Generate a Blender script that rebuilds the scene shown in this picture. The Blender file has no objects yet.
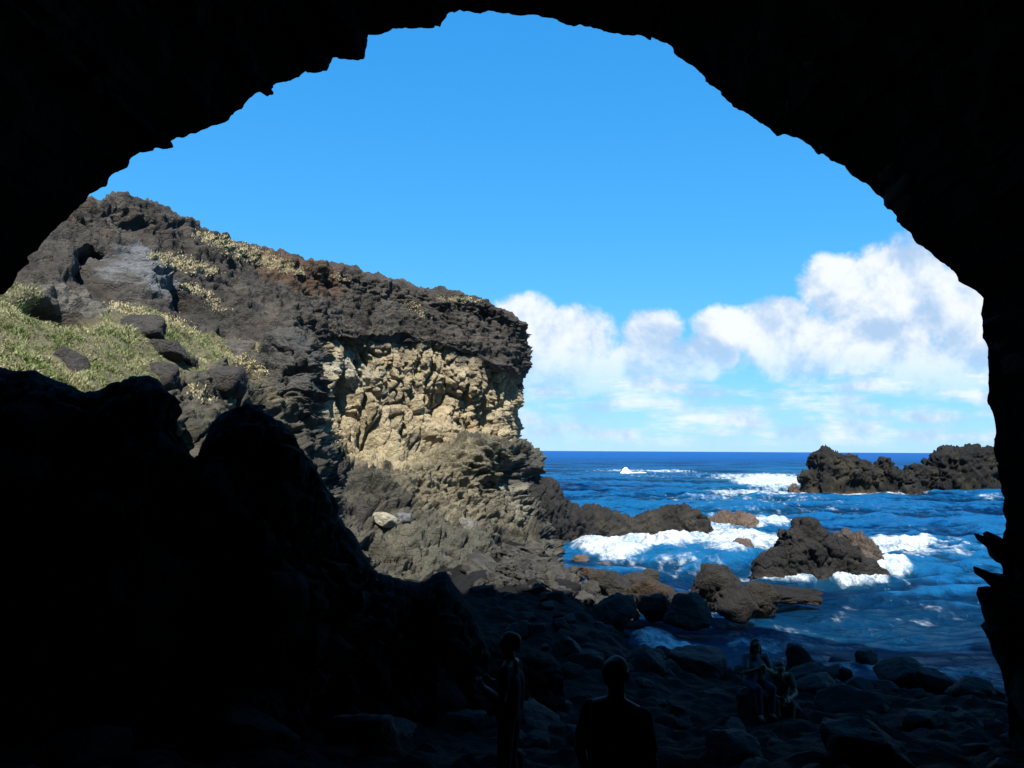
import bpy, bmesh, math, random
import numpy as np
from mathutils import Vector, Matrix, Euler
from mathutils.bvhtree import BVHTree

random.seed(7); rng = np.random.default_rng(7)
sc = bpy.context.scene
COL = sc.collection
R = math.radians

# ------------------------------------------------------------------ camera
W, H, F = 1024, 768, 800.0
PITCH, ROLL = R(4.74), R(0.32)
cam_d = bpy.data.cameras.new('camera'); cam = bpy.data.objects.new('camera', cam_d); COL.objects.link(cam)
cam_d.sensor_width = 36; cam_d.lens = F*36/W; cam_d.clip_start = .05; cam_d.clip_end = 60000
CM = Matrix.Rotation(R(90)+PITCH, 4, 'X') @ Matrix.Rotation(ROLL, 4, 'Z')
cam.matrix_world = CM
sc.camera = cam
M3 = np.array(CM.to_3x3())
SEA = -6.0
EXPO = 1.4
def ray(px, py):
    v = M3 @ np.array([(px-W/2)/F, (H/2-py)/F, -1.0])
    return v/v[1]
def P(px, py, d): return ray(px, py)*d                    # the point at distance d out to sea
def PS(px, py, z=SEA):                                     # the point on a level z
    v = ray(px, py); return v*(z/v[2])

# ------------------------------------------------------------------ noise
def _h(ix, iy, iz, s):
    h = (ix.astype(np.uint32)*np.uint32(374761393) + iy.astype(np.uint32)*np.uint32(668265263)
         + iz.astype(np.uint32)*np.uint32(2147483647) + np.uint32((s*974634777) & 0xffffffff))
    h = (h ^ (h >> np.uint32(13)))*np.uint32(1274126177)
    h = (h ^ (h >> np.uint32(16)))*np.uint32(2246822519)
    return h ^ (h >> np.uint32(15))
G12 = np.array([[1,1,0],[-1,1,0],[1,-1,0],[-1,-1,0],[1,0,1],[-1,0,1],[1,0,-1],[-1,0,-1],[0,1,1],[0,-1,1],[0,1,-1],[0,-1,-1],[1,1,0],[-1,1,0],[0,-1,1],[0,-1,-1]], float)
def perlin(p, s=0):
    i = np.floor(p).astype(np.int64); f = p-i
    u = f*f*f*(f*(f*6-15)+10)
    out = 0
    for dx in (0,1):
        wx = u[:,0] if dx else 1-u[:,0]
        for dy in (0,1):
            wy = u[:,1] if dy else 1-u[:,1]
            for dz in (0,1):
                wz = u[:,2] if dz else 1-u[:,2]
                g = G12[_h(i[:,0]+dx, i[:,1]+dy, i[:,2]+dz, s) & np.uint32(15)]
                out = out + wx*wy*wz*(g[:,0]*(f[:,0]-dx)+g[:,1]*(f[:,1]-dy)+g[:,2]*(f[:,2]-dz))
    return out
def fbm(p, o=4, s=0, gain=.5):
    a, t, v = 1., 0., 0
    for k in range(o):
        v = v + a*perlin(p*2.03**k + 17.3*k, s+k); t += a; a *= gain
    return v/t*1.5
def ridged(p, o=4, s=0, gain=.5):
    a, t, v = 1., 0., 0
    for k in range(o):
        v = v + a*(1-2.2*np.abs(perlin(p*2.03**k + 9.1*k, s+k))); t += a; a *= gain
    return v/t
def worley(p, s=0):
    i = np.floor(p).astype(np.int64); n = len(p)
    f1 = np.full(n, 9.); f2 = np.full(n, 9.); cid = np.zeros(n)
    for dx in (-1,0,1):
        for dy in (-1,0,1):
            for dz in (-1,0,1):
                c = i+np.array([dx,dy,dz])
                hx = [_h(c[:,0], c[:,1], c[:,2], s+q).astype(float)/4294967295. for q in (1,2,3)]
                d = np.sqrt(sum((c[:,a]+.1+.8*hx[a]-p[:,a])**2 for a in range(3)))
                nearer = d < f1
                f2 = np.where(nearer, f1, np.minimum(f2, d)); cid = np.where(nearer, hx[0], cid)
                f1 = np.where(nearer, d, f1)
    return f1, f2, cid
def sstep(a, b, x):
    t = np.clip((x-a)/(b-a), 0, 1); return t*t*(3-2*t)

# ------------------------------------------------------------------ mesh helpers
def mesh_obj(name, V, Fc, mat, parent=None, col=None, smooth=True, attrs=None):
    me = bpy.data.meshes.new(name)
    V = np.asarray(V, np.float32); Fc = np.asarray(Fc, np.int32)
    n = Fc.shape[1]
    me.vertices.add(len(V)); me.vertices.foreach_set('co', V.ravel())
    me.loops.add(Fc.size); me.loops.foreach_set('vertex_index', Fc.ravel())
    me.polygons.add(len(Fc)); me.polygons.foreach_set('loop_start', np.arange(0, Fc.size, n, dtype=np.int32))
    try: me.polygons.foreach_set('loop_total', np.full(len(Fc), n, np.int32))
    except Exception: pass
    me.update(calc_edges=True); me.validate()
    me.polygons.foreach_set('use_smooth', np.full(len(me.polygons), smooth))
    if col is not None:
        a = me.color_attributes.new('Col', 'FLOAT_COLOR', 'POINT')
        c = np.ones((len(V), 4), np.float32); c[:, :3] = np.clip(col, .003, .95)
        a.data.foreach_set('color', c.ravel())
    for k, v in (attrs or {}).items():
        a = me.attributes.new(k, 'FLOAT', 'POINT'); a.data.foreach_set('value', np.asarray(v, np.float32))
    me.materials.append(mat)
    o = bpy.data.objects.new(name, me); COL.objects.link(o)
    if parent: o.parent = parent
    return o
def tag(o, label=None, cat=None, group=None, kind=None):
    if label: o['label'] = label
    if cat: o['category'] = cat
    if group: o['group'] = group
    if kind: o['kind'] = kind
    return o
def empty(name, loc=(0,0,0)):
    o = bpy.data.objects.new(name, None); o.location = loc; COL.objects.link(o); return o
def grid_faces(nr, nc):
    a = np.arange(nr*nc).reshape(nr, nc)
    return np.stack([a[:-1,:-1], a[1:,:-1], a[1:,1:], a[:-1,1:]], -1).reshape(-1, 4)
def grid_normals(G):
    a = np.gradient(G, axis=0); b = np.gradient(G, axis=1)
    n = np.cross(a, b); return n/np.maximum(np.linalg.norm(n, axis=2, keepdims=True), 1e-9)
def submesh(V, Fc, keep):
    f = Fc[keep]; ids, inv = np.unique(f, return_inverse=True)
    return ids, inv.reshape(f.shape)
def cr(ctrl, counts):                                     # Catmull-Rom through axis 0
    n = len(ctrl); out = []
    for i in range(n-1):
        p1, p2 = ctrl[i], ctrl[i+1]
        p0 = ctrl[i-1] if i else 2*p1-p2
        p3 = ctrl[i+2] if i+2 < n else 2*p2-p1
        m = counts[i]
        for t in np.arange(m)/m:
            out.append(.5*((2*p1)+(-p0+p2)*t+(2*p0-5*p1+4*p2-p3)*t*t+(-p0+3*p1-3*p2+p3)*t**3))
    out.append(ctrl[-1]); return np.array(out)

# ------------------------------------------------------------------ materials
class NT:
    def __init__(s, tree): s.t = tree
    def n(s, typ, **kw):
        nd = s.t.nodes.new(typ)
        for k, v in kw.items():
            if k.startswith('i_'):
                key = k[2:]; key = int(key) if key.isdigit() else key.replace('_', ' ')
                if isinstance(v, bpy.types.NodeSocket): s.t.links.new(v, nd.inputs[key])
                else: nd.inputs[key].default_value = v
            else: setattr(nd, k, v)
        return nd
    def m(s, op, a, b=0., c=None, clamp=False):
        nd = s.t.nodes.new('ShaderNodeMath'); nd.operation = op; nd.use_clamp = clamp
        for i, v in enumerate((a, b) + ((c,) if c is not None else ())):
            if isinstance(v, bpy.types.NodeSocket): s.t.links.new(v, nd.inputs[i])
            else: nd.inputs[i].default_value = v
        return nd.outputs[0]
    def mix(s, fac, a, b, blend='MIX'):
        nd = s.t.nodes.new('ShaderNodeMix'); nd.data_type = 'RGBA'; nd.blend_type = blend
        for i, v in ((0, fac), (6, a), (7, b)):
            if isinstance(v, bpy.types.NodeSocket): s.t.links.new(v, nd.inputs[i])
            else: nd.inputs[i].default_value = v if i == 0 or len(v) == 4 else (*v, 1)
        return nd.outputs[2]
    def smooth(s, x, a, b):
        nd = s.t.nodes.new('ShaderNodeMapRange'); nd.interpolation_type = 'SMOOTHSTEP'
        s.t.links.new(x, nd.inputs[0]); nd.inputs[1].default_value = a; nd.inputs[2].default_value = b
        return nd.outputs[0]
def new_mat(name):
    m = bpy.data.materials.new(name); m.use_nodes = True; t = m.node_tree; t.nodes.clear(); q = NT(t)
    out = q.n('ShaderNodeOutputMaterial'); b = q.n('ShaderNodeBsdfPrincipled')
    t.links.new(b.outputs[0], out.inputs[0]); return m, q, b, t
def rock_mat(name, base=None, fine=1.0, bump=1.0, spread=.55, wet=False, rough=.88, spec=.25):
    m, q, b, t = new_mat(name)
    tc = q.n('ShaderNodeTexCoord')
    geo = q.n('ShaderNodeNewGeometry')
    co = geo.outputs['Position'] if wet else tc.outputs['Object']
    n1 = q.n('ShaderNodeTexNoise', i_Vector=co, i_Scale=1.3*fine, i_Detail=8., i_Roughness=.68)
    n2 = q.n('ShaderNodeTexNoise', i_Vector=co, i_Scale=6.5*fine, i_Detail=6., i_Roughness=.7)
    n3 = q.n('ShaderNodeTexVoronoi', i_Vector=co, i_Scale=2.6*fine, feature='DISTANCE_TO_EDGE')
    if base is None:
        at = q.n('ShaderNodeAttribute', attribute_name='Col'); c = at.outputs['Color']
    else:
        c = q.n('ShaderNodeRGB').outputs[0]; c.default_value = (*base, 1)
    v = q.m('ADD', q.m('MULTIPLY', n1.outputs[0], 1.1), q.m('MULTIPLY', n2.outputs[0], .9))
    v = q.m('MULTIPLY_ADD', q.m('SUBTRACT', v, 1.0), 2*spread, 1.0)
    v = q.m('MAXIMUM', v, .25)
    vv = q.n('ShaderNodeCombineColor', i_0=v, i_1=v, i_2=v).outputs[0]
    c = q.mix(1.0, c, vv, 'MULTIPLY')
    if wet:                                               # a tide band of brown weed above the waterline
        sep = q.n('ShaderNodeSeparateXYZ', i_0=geo.outputs['Position'])
        z = q.m('ADD', sep.outputs[2], q.m('MULTIPLY', q.m('SUBTRACT', n1.outputs[0], .5), 1.4))
        w = q.m('SUBTRACT', 1.0, q.smooth(z, -5.95, -5.5))
        c = q.mix(q.m('MULTIPLY', w, .6), c, (.06, .036, .022))
        rr = q.m('MULTIPLY_ADD', w, -.4, rough); t.links.new(rr, b.inputs['Roughness'])
    else: b.inputs['Roughness'].default_value = rough
    t.links.new(c, b.inputs['Base Color'])
    hgt = q.m('ADD', q.m('MULTIPLY', n2.outputs[0], .55), q.m('MULTIPLY', n1.outputs[0], 1.2))
    hgt = q.m('ADD', hgt, q.m('MULTIPLY', q.m('MINIMUM', n3.outputs[0], .12), 1.0))
    bp = q.n('ShaderNodeBump', i_Strength=.9*bump, i_Distance=.22/fine, i_Height=hgt)
    t.links.new(bp.outputs[0], b.inputs['Normal'])
    b.inputs['Specular IOR Level'].default_value = spec
    return m
M_CLIFF = rock_mat('cliff_rock', fine=1.35, spread=.7, bump=1.35)
M_SEAROCK = rock_mat('sea_rock', fine=1.8, wet=True, spread=.75, bump=1.7)
M_BOULDER = rock_mat('boulder_rock', fine=2.0, spread=.5)
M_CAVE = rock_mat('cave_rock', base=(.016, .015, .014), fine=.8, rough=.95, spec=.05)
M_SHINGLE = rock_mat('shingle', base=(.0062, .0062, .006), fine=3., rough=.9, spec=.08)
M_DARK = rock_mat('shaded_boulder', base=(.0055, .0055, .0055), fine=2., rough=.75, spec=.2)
def plain(name, c, rough=.8, scale=60., var=.35, spec=.2):
    m, q, b, t = new_mat(name)
    tc = q.n('ShaderNodeTexCoord'); n = q.n('ShaderNodeTexNoise', i_Vector=tc.outputs['Object'], i_Scale=scale, i_Detail=4.)
    v = q.m('MULTIPLY_ADD', n.outputs[0], var, 1-var/2)
    vv = q.n('ShaderNodeCombineColor', i_0=v, i_1=v, i_2=v).outputs[0]
    t.links.new(q.mix(1., (*c, 1), vv, 'MULTIPLY'), b.inputs['Base Color'])
    b.inputs['Roughness'].default_value = rough; b.inputs['Specular IOR Level'].default_value = spec
    return m
def grass_mat():
    m, q, b, t = new_mat('grass_blade')
    at = q.n('ShaderNodeAttribute', attribute_name='Col')
    t.links.new(at.outputs['Color'], b.inputs['Base Color']); b.inputs['Roughness'].default_value = .7
    b.inputs['Specular IOR Level'].default_value = .2
    return m
M_GRASS = grass_mat()

# ------------------------------------------------------------------ headland
# zones: 0 lava, 1 tuff, 2 shelf rock, 3 turf
L_, T_, S_, Gz = 0, 1, 2, 3
CTRL = [
 # each column from the skyline down: (px, py, distance, zone)
 [(-190,150,26,L_),(-190,200,23,L_),(-185,250,21,L_),(-180,290,19,Gz),(-180,315,17.5,Gz),(-180,340,16,Gz),(-180,365,14.5,Gz),(-180,420,13.5,Gz),(-180,480,13,S_),(-180,540,12.5,S_),(-170,600,12,S_)],
 [(-60,175,28,L_),(-60,225,25,L_),(-60,265,22.5,L_),(-55,295,20,Gz),(-50,318,18.5,Gz),(-50,345,17,Gz),(-50,375,15.5,Gz),(-50,430,14.5,Gz),(-50,490,14,S_),(-50,550,13.5,S_),(-40,610,13,S_)],
 [(40,198,30,L_),(38,240,27,L_),(30,275,24,L_),(25,298,22,Gz),(25,322,20,Gz),(25,350,18.3,Gz),(25,385,16.5,Gz),(25,440,15.5,Gz),(25,500,15,S_),(25,560,14.5,S_),(35,620,14,S_)],
 [(92,202,31,L_),(90,232,29,L_),(85,265,26.5,L_),(78,300,24,L_),(78,325,22,Gz),(80,352,20,Gz),(82,392,18,Gz),(85,450,17,Gz),(85,510,16.5,S_),(90,570,16,S_),(100,620,15,S_)],
 [(130,197,33,L_),(130,228,31,L_),(128,262,28.5,L_),(125,298,26.5,L_),(130,322,24.5,Gz),(130,350,22.5,Gz),(135,390,20,Gz),(140,450,19,Gz),(140,510,18,S_),(145,570,17,S_),(150,620,16.5,S_)],
 [(180,218,36,L_),(180,246,33.5,L_),(178,278,31,L_),(175,312,29,L_),(180,338,27,Gz),(180,362,25,Gz),(183,400,22.5,S_),(185,455,21,S_),(185,510,20,S_),(190,570,19,S_),(200,620,18,S_)],
 [(240,243,39,L_),(238,268,36.5,L_),(236,298,34,L_),(233,330,31.5,L_),(235,350,30,Gz),(235,375,28,S_),(240,410,26,S_),(245,460,24,S_),(245,510,23,S_),(255,570,22,S_),(265,620,20,S_)],
 [(290,256,41.5,L_),(288,280,39,L_),(288,306,36.5,L_),(285,335,33,L_),(290,348,30.5,S_),(292,385,29.5,S_),(292,420,29,S_),(296,460,27.5,S_),(305,510,26,S_),(320,570,24,S_),(335,620,22,S_)],
 [(306,258,42,L_),(306,285,40,L_),(305,308,38,L_),(304,336,36,L_),(307,350,33,S_),(309,385,31.5,S_),(306,425,30.5,S_),(312,460,29.5,S_),(325,510,28,S_),(345,565,26,S_),(360,620,24,S_)],
 [(328,262,43,L_),(327,288,41.5,L_),(326,310,40,L_),(325,334,38.5,L_),(324,344,38.8,T_),(324,385,39.0,T_),(326,440,38,T_),(332,462,36,S_),(345,510,32.5,S_),(370,560,29,S_),(395,615,26,S_)],
 [(380,277,45.5,L_),(379,298,44,L_),(378,316,42.8,L_),(378,337,41.5,L_),(378,345,41.8,T_),(377,390,42.0,T_),(380,446,41,T_),(392,470,39,S_),(402,510,36,S_),(425,555,32,S_),(445,610,28.5,S_)],
 [(430,288,47,L_),(430,308,45.8,L_),(430,325,45,L_),(428,341,44,L_),(428,350,44.3,T_),(425,395,44.5,T_),(428,446,43.5,T_),(440,462,42,S_),(448,512,39.5,S_),(465,556,35,S_),(485,605,31,S_)],
 [(480,299,48.5,L_),(480,318,47.6,L_),(479,335,46.8,L_),(478,353,45.8,L_),(476,363,46.1,T_),(472,402,46.3,T_),(472,440,45.8,T_),(482,448,43.8,S_),(488,498,43,S_),(500,548,40,S_),(525,597,34.5,S_)],
 [(508,314,49.8,L_),(511,331,49.2,L_),(513,350,48.6,L_),(512,371,47.8,L_),(507,384,48.2,T_),(502,411,48.4,T_),(500,440,47.5,T_),(505,450,45.5,S_),(516,495,45,S_),(528,545,42,S_),(540,592,36,S_)],
 [(517,325,51.5,L_),(525,342,51.5,L_),(529,356,51.5,L_),(524,374,51,L_),(518,388,51,T_),(512,412,51,T_),(510,440,50.5,T_),(520,458,49,S_),(522,482,49,S_),(536,508,48,S_),(556,575,40,S_)],
 [(508,328,56,L_),(512,345,56,L_),(515,358,56,L_),(514,376,56,L_),(510,390,56,T_),(505,412,56,T_),(505,440,56,T_),(526,458,55,S_),(524,485,54,S_),(535,512,53.5,S_),(540,552,52,S_)],
 [(430,320,66,L_),(430,345,66,L_),(430,360,66,L_),(430,380,66,L_),(430,395,66,T_),(430,415,66,T_),(430,440,66,T_),(440,460,65,S_),(450,485,64,S_),(460,512,63,S_),(470,545,62,S_)],
]
nC = len(CTRL); nR = len(CTRL[0])
cg = np.zeros((nR+2, nC, 3)); cz = np.zeros((nR+2, nC, 4))
for c, colm in enumerate(CTRL):
    for r, (px, py, d, z) in enumerate(colm):
        cg[r+2, c] = P(px, py, d); cz[r+2, c, z] = 1
    cg[1, c] = cg[2, c]+np.array([-2.5, 5, .1]); cg[0, c] = cg[2, c]+np.array([-9, 18, -2.]); cz[0, c] = cz[1, c] = cz[2, c]
cz[6, 9:] = cz[6, 9:]*.5+np.array([.5,0,0,0])
cg[-1, :, 2] = np.minimum(cg[-1, :, 2], -6.3)
rows = [8, 14, 46, 40, 44, 26, 60, 60, 36, 62, 62, 62]
cols = [12, 26, 34, 28, 34, 40, 36, 18, 26, 56, 54, 54, 36, 24, 26, 30]
def grid_interp(A):
    B = cr(A, rows); B = np.swapaxes(cr(np.swapaxes(B, 0, 1), cols), 0, 1); return B
HG = grid_interp(cg); HZ = np.clip(grid_interp(cz), 0, 1)
nr, nc = HG.shape[:2]
p = HG.reshape(-1, 3); N = grid_normals(HG).reshape(-1, 3)
# normals must look outwards (towards the camera side)
if (N[:, 1].mean()) > 0: N = -N
wz = HZ.reshape(-1, 4)
jit = np.stack([fbm(p*.55+k*31, 4, 50+k) for k in range(4)], 1)
wz = np.clip(wz + .55*jit, 0, None)**3
wz /= np.maximum(wz.sum(1, keepdims=True), 1e-6)
# bedding dips gently towards the sea
def bed(p): return np.stack([p[:,0]*.55+p[:,1]*.25, p[:,1]*.55-p[:,0]*.1, p[:,2]*1.6+p[:,0]*.35], 1)
b_ = bed(p)
warp = p + .6*np.stack([fbm(p*.4+5, 3, 3), fbm(p*.4+15, 3, 4), fbm(p*.4+25, 3, 5)], 1)
f1, f2, cid = worley(warp*np.array([.85, .85, .38]), 11)
g1, g2, gid = worley(warp*np.array([2.1, 2.1, 1.3])+7, 12)
l1, l2, lid = worley(bed(warp)*.8+3, 13)
m1, m2, mid_ = worley(bed(p)*2.1+3, 14)
n1_, n2_, nid = worley(bed(p)*4.3+1, 15)
k0 = fbm(p*.3+3, 3, 29)
lava = .55*ridged(b_*.5, 4, 20) + .34*(lid-.5)*sstep(0, .25, l2-l1) + .26*(mid_-.5)*sstep(0, .15, m2-m1) + .15*(nid-.5)*sstep(0,.2,n2_-n1_) + .34*fbm(p*1.7, 5, 21, .6) - .22*ridged(b_*np.array([.7,.7,2.2])+8, 3, 28)*(1-sstep(-.2,.5,k0)) - .25
tuff = .55*(np.sqrt(np.clip((f2-f1)/.5,0,1))-.7)*(.5+cid) - .30*(1-sstep(.0, .10, f2-f1)) + .45*(cid-.5) - .16*(1-sstep(.0, .12, g2-g1)) + .18*(gid-.5) + .35 + .30*fbm(p*.6, 4, 22) + .16*fbm(p*3, 3, 23)
tuff = tuff-.55*(1-sstep(0,.11,np.abs(perlin(warp*np.array([.75,.75,.10])+60, 64)-.05)))-.25*(1-sstep(0,.10,np.abs(perlin(warp*np.array([1.6,1.6,.25])+80, 65))))
hole = (cid > .84)*sstep(.04, .22, f2-f1); tuff = tuff - 1.1*hole
shelf = 1.15*ridged(b_*np.array([.3,.3,.55])+4, 5, 24, .58) + .45*(lid-.5)*sstep(0, .15, l2-l1) - .42*(1-sstep(0,.08,l2-l1)) + .34*(mid_-.5)*sstep(0, .12, m2-m1) + .16*(nid-.5)*sstep(0,.2,n2_-n1_) + .40*fbm(p*1.4, 5, 25, .6) - .4
turf = .22*fbm(p*.7, 4, 26) + .08*fbm(p*3, 2, 27)
disp = wz[:,0]*lava + wz[:,1]*tuff + wz[:,2]*shelf + wz[:,3]*turf
dist = p[:,1]
ri = np.repeat(np.arange(nr), nc); ci_ = np.tile(np.arange(nc), nr)
disp *= 1-.6*np.exp(-((ri-160)/14.)**2)*(ci_ > 275)-.35*np.exp(-((ri-24)/8.)**2)
Fh = grid_faces(nr, nc)
BV0 = BVHTree.FromPolygons([tuple(v) for v in p], [tuple(int(i) for i in f) for f in Fh])
def on(px, py, d):
    h = BV0.ray_cast(Vector((0,0,0)), Vector(ray(px, py)).normalized())[0]
    return np.array(h) if h is not None else P(px, py, d)
disp *= np.clip(dist/30, .45, 1.05); UP = np.zeros(len(p))
# hollows and overhangs that the photograph shows: (px, py, d, radius, depth, vertical stretch)
for px, py, d, r, dep, vs in [(103,262,28,.62,4.2,1.6),(106,284,28,.6,3.6,1.4),(72,313,23.5,1.,3.4,.5),(60,316,23.5,.6,2.,.5),(400,339,42.6,2.2,.35,.16),(462,353,45,2.0,.35,.15),(372,436,41.6,.8,1.3,1.2),(412,452,43,.55,1.,1.4),
      (510,472,45.5,1.2,1.5,.7),(384,505,36,1.4,1.3,.8),(350,482,34.5,1.3,1.,.5),(505,385,48.4,1.2,.3,.7),(438,404,45.4,.5,.9,2.),(345,395,40,.6,.9,1.4),(470,520,41,1.,1.,.5),(505,545,40,1.5,1.2,.35),(190,305,30.3,.8,1.2,1.3)]:
    q = on(px, py, d); dd = (p-q)/np.array([1, 1.4, vs])
    gq = dep*np.exp(-(dd**2).sum(1)/(r*r)); disp -= gq; UP += gq*.75*(py < 330)
for px, py, d, r, up, vs in [(150,280,29.5,1.0,.9,1.2),(50,262,26,1.3,.8,1.2),(485,455,44,2.2,.7,.5),(525,462,46,1.6,.6,.6),(300,390,30.5,1.2,.4,2.),(520,352,49.5,1.3,.5,1.)]:
    q = on(px, py, d); dd = (p-q)/np.array([1, 1.4, vs])
    disp += up*np.exp(-(dd**2).sum(1)/(r*r))
V = p + N*disp[:, None]; V[:,2] += UP
# colours of the rock itself
cl = np.array([.034, .030, .0255]); ct = np.array([.245, .200, .124]); cs = np.array([.050, .0465, .034]); cgz = np.array([.10, .09, .05])
k1 = fbm(p*.5, 4, 60); k2 = fbm(p*.9+9, 4, 61); k3 = fbm(p*.35+19, 4, 62); k4 = ridged(bed(p)*1.6+5, 4, 63)-.45
lavaC = cl*(1+.7*k1[:,None])*(.72+.62*np.clip(ridged(bed(p)*1.1+12, 4, 66),0,1))[:,None] + np.array([.011,.007,.003])*sstep(.05, .6, k2)[:,None]
tuffC = ct*(1+.35*k2[:,None]); tuffC = tuffC*(1-.4*sstep(.1,.55,k1)[:,None]) + np.array([.15,.14,.115])*(.4*sstep(.1,.55,k1)[:,None])
tuffC = tuffC + np.array([.05,.012,-.012])*sstep(.25,.6,k3)[:,None] - tuffC*.55*hole[:,None]*0
tuffC = np.where((1-sstep(.02,.10,f2-f1))[:,None] > .5, tuffC*1.06, tuffC)
shelfC = cs*(1+.6*k2[:,None])*(.75+.6*np.clip(ridged(bed(p)*np.array([.8,.8,1.6])+22, 4, 67),0,1))[:,None]; s2 = sstep(.05,.5,k3)[:,None]
shelfC = shelfC*(1-.5*s2) + np.array([.028,.027,.025])*(.5*s2)
s3 = sstep(.1,.45,k1)[:,None]*sstep(-1.5, 1.5, p[:,2])[:,None]
shelfC = shelfC*(1-.6*s3)+np.array([.16,.135,.08])*.6*s3
C = wz[:,:1]*lavaC + wz[:,1:2]*tuffC + wz[:,2:3]*shelfC + wz[:,3:]*cgz
def blob(px, py, d, r, vs=1.):
    q = on(px, py, d); dd = (p-q)/np.array([1, 1.4, vs]); return sstep(.18, .62, np.exp(-(dd**2).sum(1)/(r*r))*(1+.9*k2+.9*k4))[:,None]
for px, py, d, r, vs, c_ in [(152,280,29.5,1.3,1.2,(.10,.105,.11)),(145,262,30,1.0,.8,(.085,.089,.095)),(80,300,24.5,.9,.5,(.085,.08,.068)),(400,456,41.5,2.3,.4,(.25,.21,.13)),(450,482,42,2.4,1.0,(.125,.108,.070)),(500,492,44,1.8,1.2,(.10,.09,.062)),(425,545,35,2.5,.6,(.075,.07,.05)),
        (350,500,35,2.2,.7,(.03,.027,.025)),(530,500,46,2.5,1.,(.05,.048,.042)),(300,370,30,1.4,2.5,(.05,.049,.045)),(480,575,38,3.5,.6,(.055,.053,.04)),(560,575,44,2.,.4,(.075,.042,.025)),(300,268,40,2.5,.6,(.055,.035,.022)),
        (515,500,45,1.1,1.2,(.13,.12,.09)),(345,372,40,1.5,.6,(.235,.215,.16))]:
    w = blob(px, py, d, r, vs); C = C*(1-w)+np.array(c_)*w
Fh = grid_faces(nr, nc)
if np.cross(V[Fh[:,1]]-V[Fh[:,0]], V[Fh[:,2]]-V[Fh[:,0]]).dot(np.array([0,-1,.3])).mean() < 0: Fh = Fh[:, ::-1]
zone = np.argmax((HZ.reshape(-1,4)+.15*jit)[Fh].mean(1), 1)
# patches of turf on the lava top
head = empty('headland', tuple(P(380, 600, 33)))
def off(vv, o): return vv-np.array(o.location)
for zi, nm in ((0,'lava_cap'),(1,'tuff_face'),(2,'rock_shelf'),(3,'grass_bank')):
    ids, fc = submesh(V, Fh, zone == zi)
    o = mesh_obj(nm, off(V[ids], head), fc, M_CLIFF, head, col=C[ids])
    o['label'] = {'lava_cap':'dark brown lava layer along the top of the cliff','tuff_face':'tan pitted rock face under the lava','rock_shelf':'grey folded rock at the foot of the cliff','grass_bank':'sloping turf bank with green and straw grass'}[nm]
tag(head, 'tall headland cliff of dark lava over a tan pitted face, running out to the sea', 'cliff')
BV = BVHTree.FromPolygons([tuple(v) for v in V], [tuple(int(i) for i in f) for f in Fh])
def hit(px, py):
    d = Vector(ray(px, py)).normalized(); h = BV.ray_cast(Vector((0,0,0)), d)
    return (np.array(h[0]), np.array(h[1])) if h[0] is not None else (None, None)

# ------------------------------------------------------------------ lofted rocks (a crest line with its own distance, breadth and flanks)
def resample(pts, n):
    pts = np.asarray(pts, float); s = np.r_[0, np.cumsum(np.linalg.norm(np.diff(pts, axis=0), axis=1))]
    t = np.linspace(0, s[-1], n); return np.stack([np.interp(t, s, pts[:,k]) for k in range(pts.shape[1])], 1)
def crest_rock(name, sky, base, wf, wb, color, mat, amp=.16, n=180, m=70, freq=1.0, seed=1, p1=.75, p2=.75, color2=None, minw=.3, keep=.0, jag=0., radial=0.):
    """sky: (px, py, d) crest points; wf/wb: flank breadth per metre of height to front and back"""
    s = resample(sky, n); Cw = np.array([P(*q) for q in s])
    hgt = np.maximum(Cw[:,2]-base, .02)
    a = np.linspace(0, math.pi, m)
    cosv = -np.sign(np.cos(a))*np.abs(np.cos(a))**p1; sinv = np.abs(np.sin(a))**p2
    Wd = np.where(a < math.pi/2, wf, wb)[None,:]*(hgt[:,None]*.8+minw)
    G = np.zeros((n, m, 3))
    G[:,:,0] = Cw[:,0:1]*(1+(cosv[None,:]*Wd)/Cw[:,1:2]*radial)
    G[:,:,1] = Cw[:,1:2]+cosv[None,:]*Wd
    G[:,:,2] = base+hgt[:,None]*sinv[None,:]
    pp = G.reshape(-1,3); Nn = grid_normals(G).reshape(-1,3)
    if (Nn*(pp-pp.mean(0))).sum(1).mean() < 0: Nn = -Nn
    q = pp*freq
    w1, w2, wi = worley(q*1.1+seed*3.7, seed); v1, v2, vi = worley(q*2.7+seed, seed+5)
    u1, u2, ui = worley(q*5.5+seed, seed+6)
    dsp = 1.2*ridged(q*.5+seed, 5, seed, .55)+1.1*(wi-.5)*sstep(0,.2,w2-w1)-.35*(1-sstep(0,.09,w2-w1))+.55*(vi-.5)*sstep(0,.15,v2-v1)-.22*(1-sstep(0,.1,v2-v1))+.30*(ui-.5)*sstep(0,.2,u2-u1)+.5*fbm(q*1.7, 5, seed+2, .6)-.15
    hh = np.repeat(hgt, m); sv = np.tile(sinv, n)
    am = amp*np.clip(hh*.7, .12, 2.2)*(1-keep*sv**4)
    VV = pp+Nn*(dsp*am)[:,None]
    if jag: VV[:,2] += jag*sv**6*np.clip(hh,0,2)*ridged(q*1.3+40, 3, seed+9)
    k = fbm(pp*.8*freq, 4, seed+3)[:,None]
    cc = np.array(color)*(1+.5*k)
    if color2 is not None: cc = cc+(np.array(color2)-cc)*sstep(0,.5,fbm(pp*.6*freq+9, 3, seed+4))[:,None]
    org = np.array([Cw[:,0].mean(), Cw[:,1].mean(), base])
    Fc = grid_faces(n, m)
    ctr = pp.mean(0); fn = np.cross(VV[Fc[:,1]]-VV[Fc[:,0]], VV[Fc[:,2]]-VV[Fc[:,0]])
    if (fn*(VV[Fc].mean(1)-ctr)).sum() < 0: Fc = Fc[:, ::-1]
    o = mesh_obj(name, VV-org, Fc, mat, col=cc); o.location = org
    return o
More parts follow.
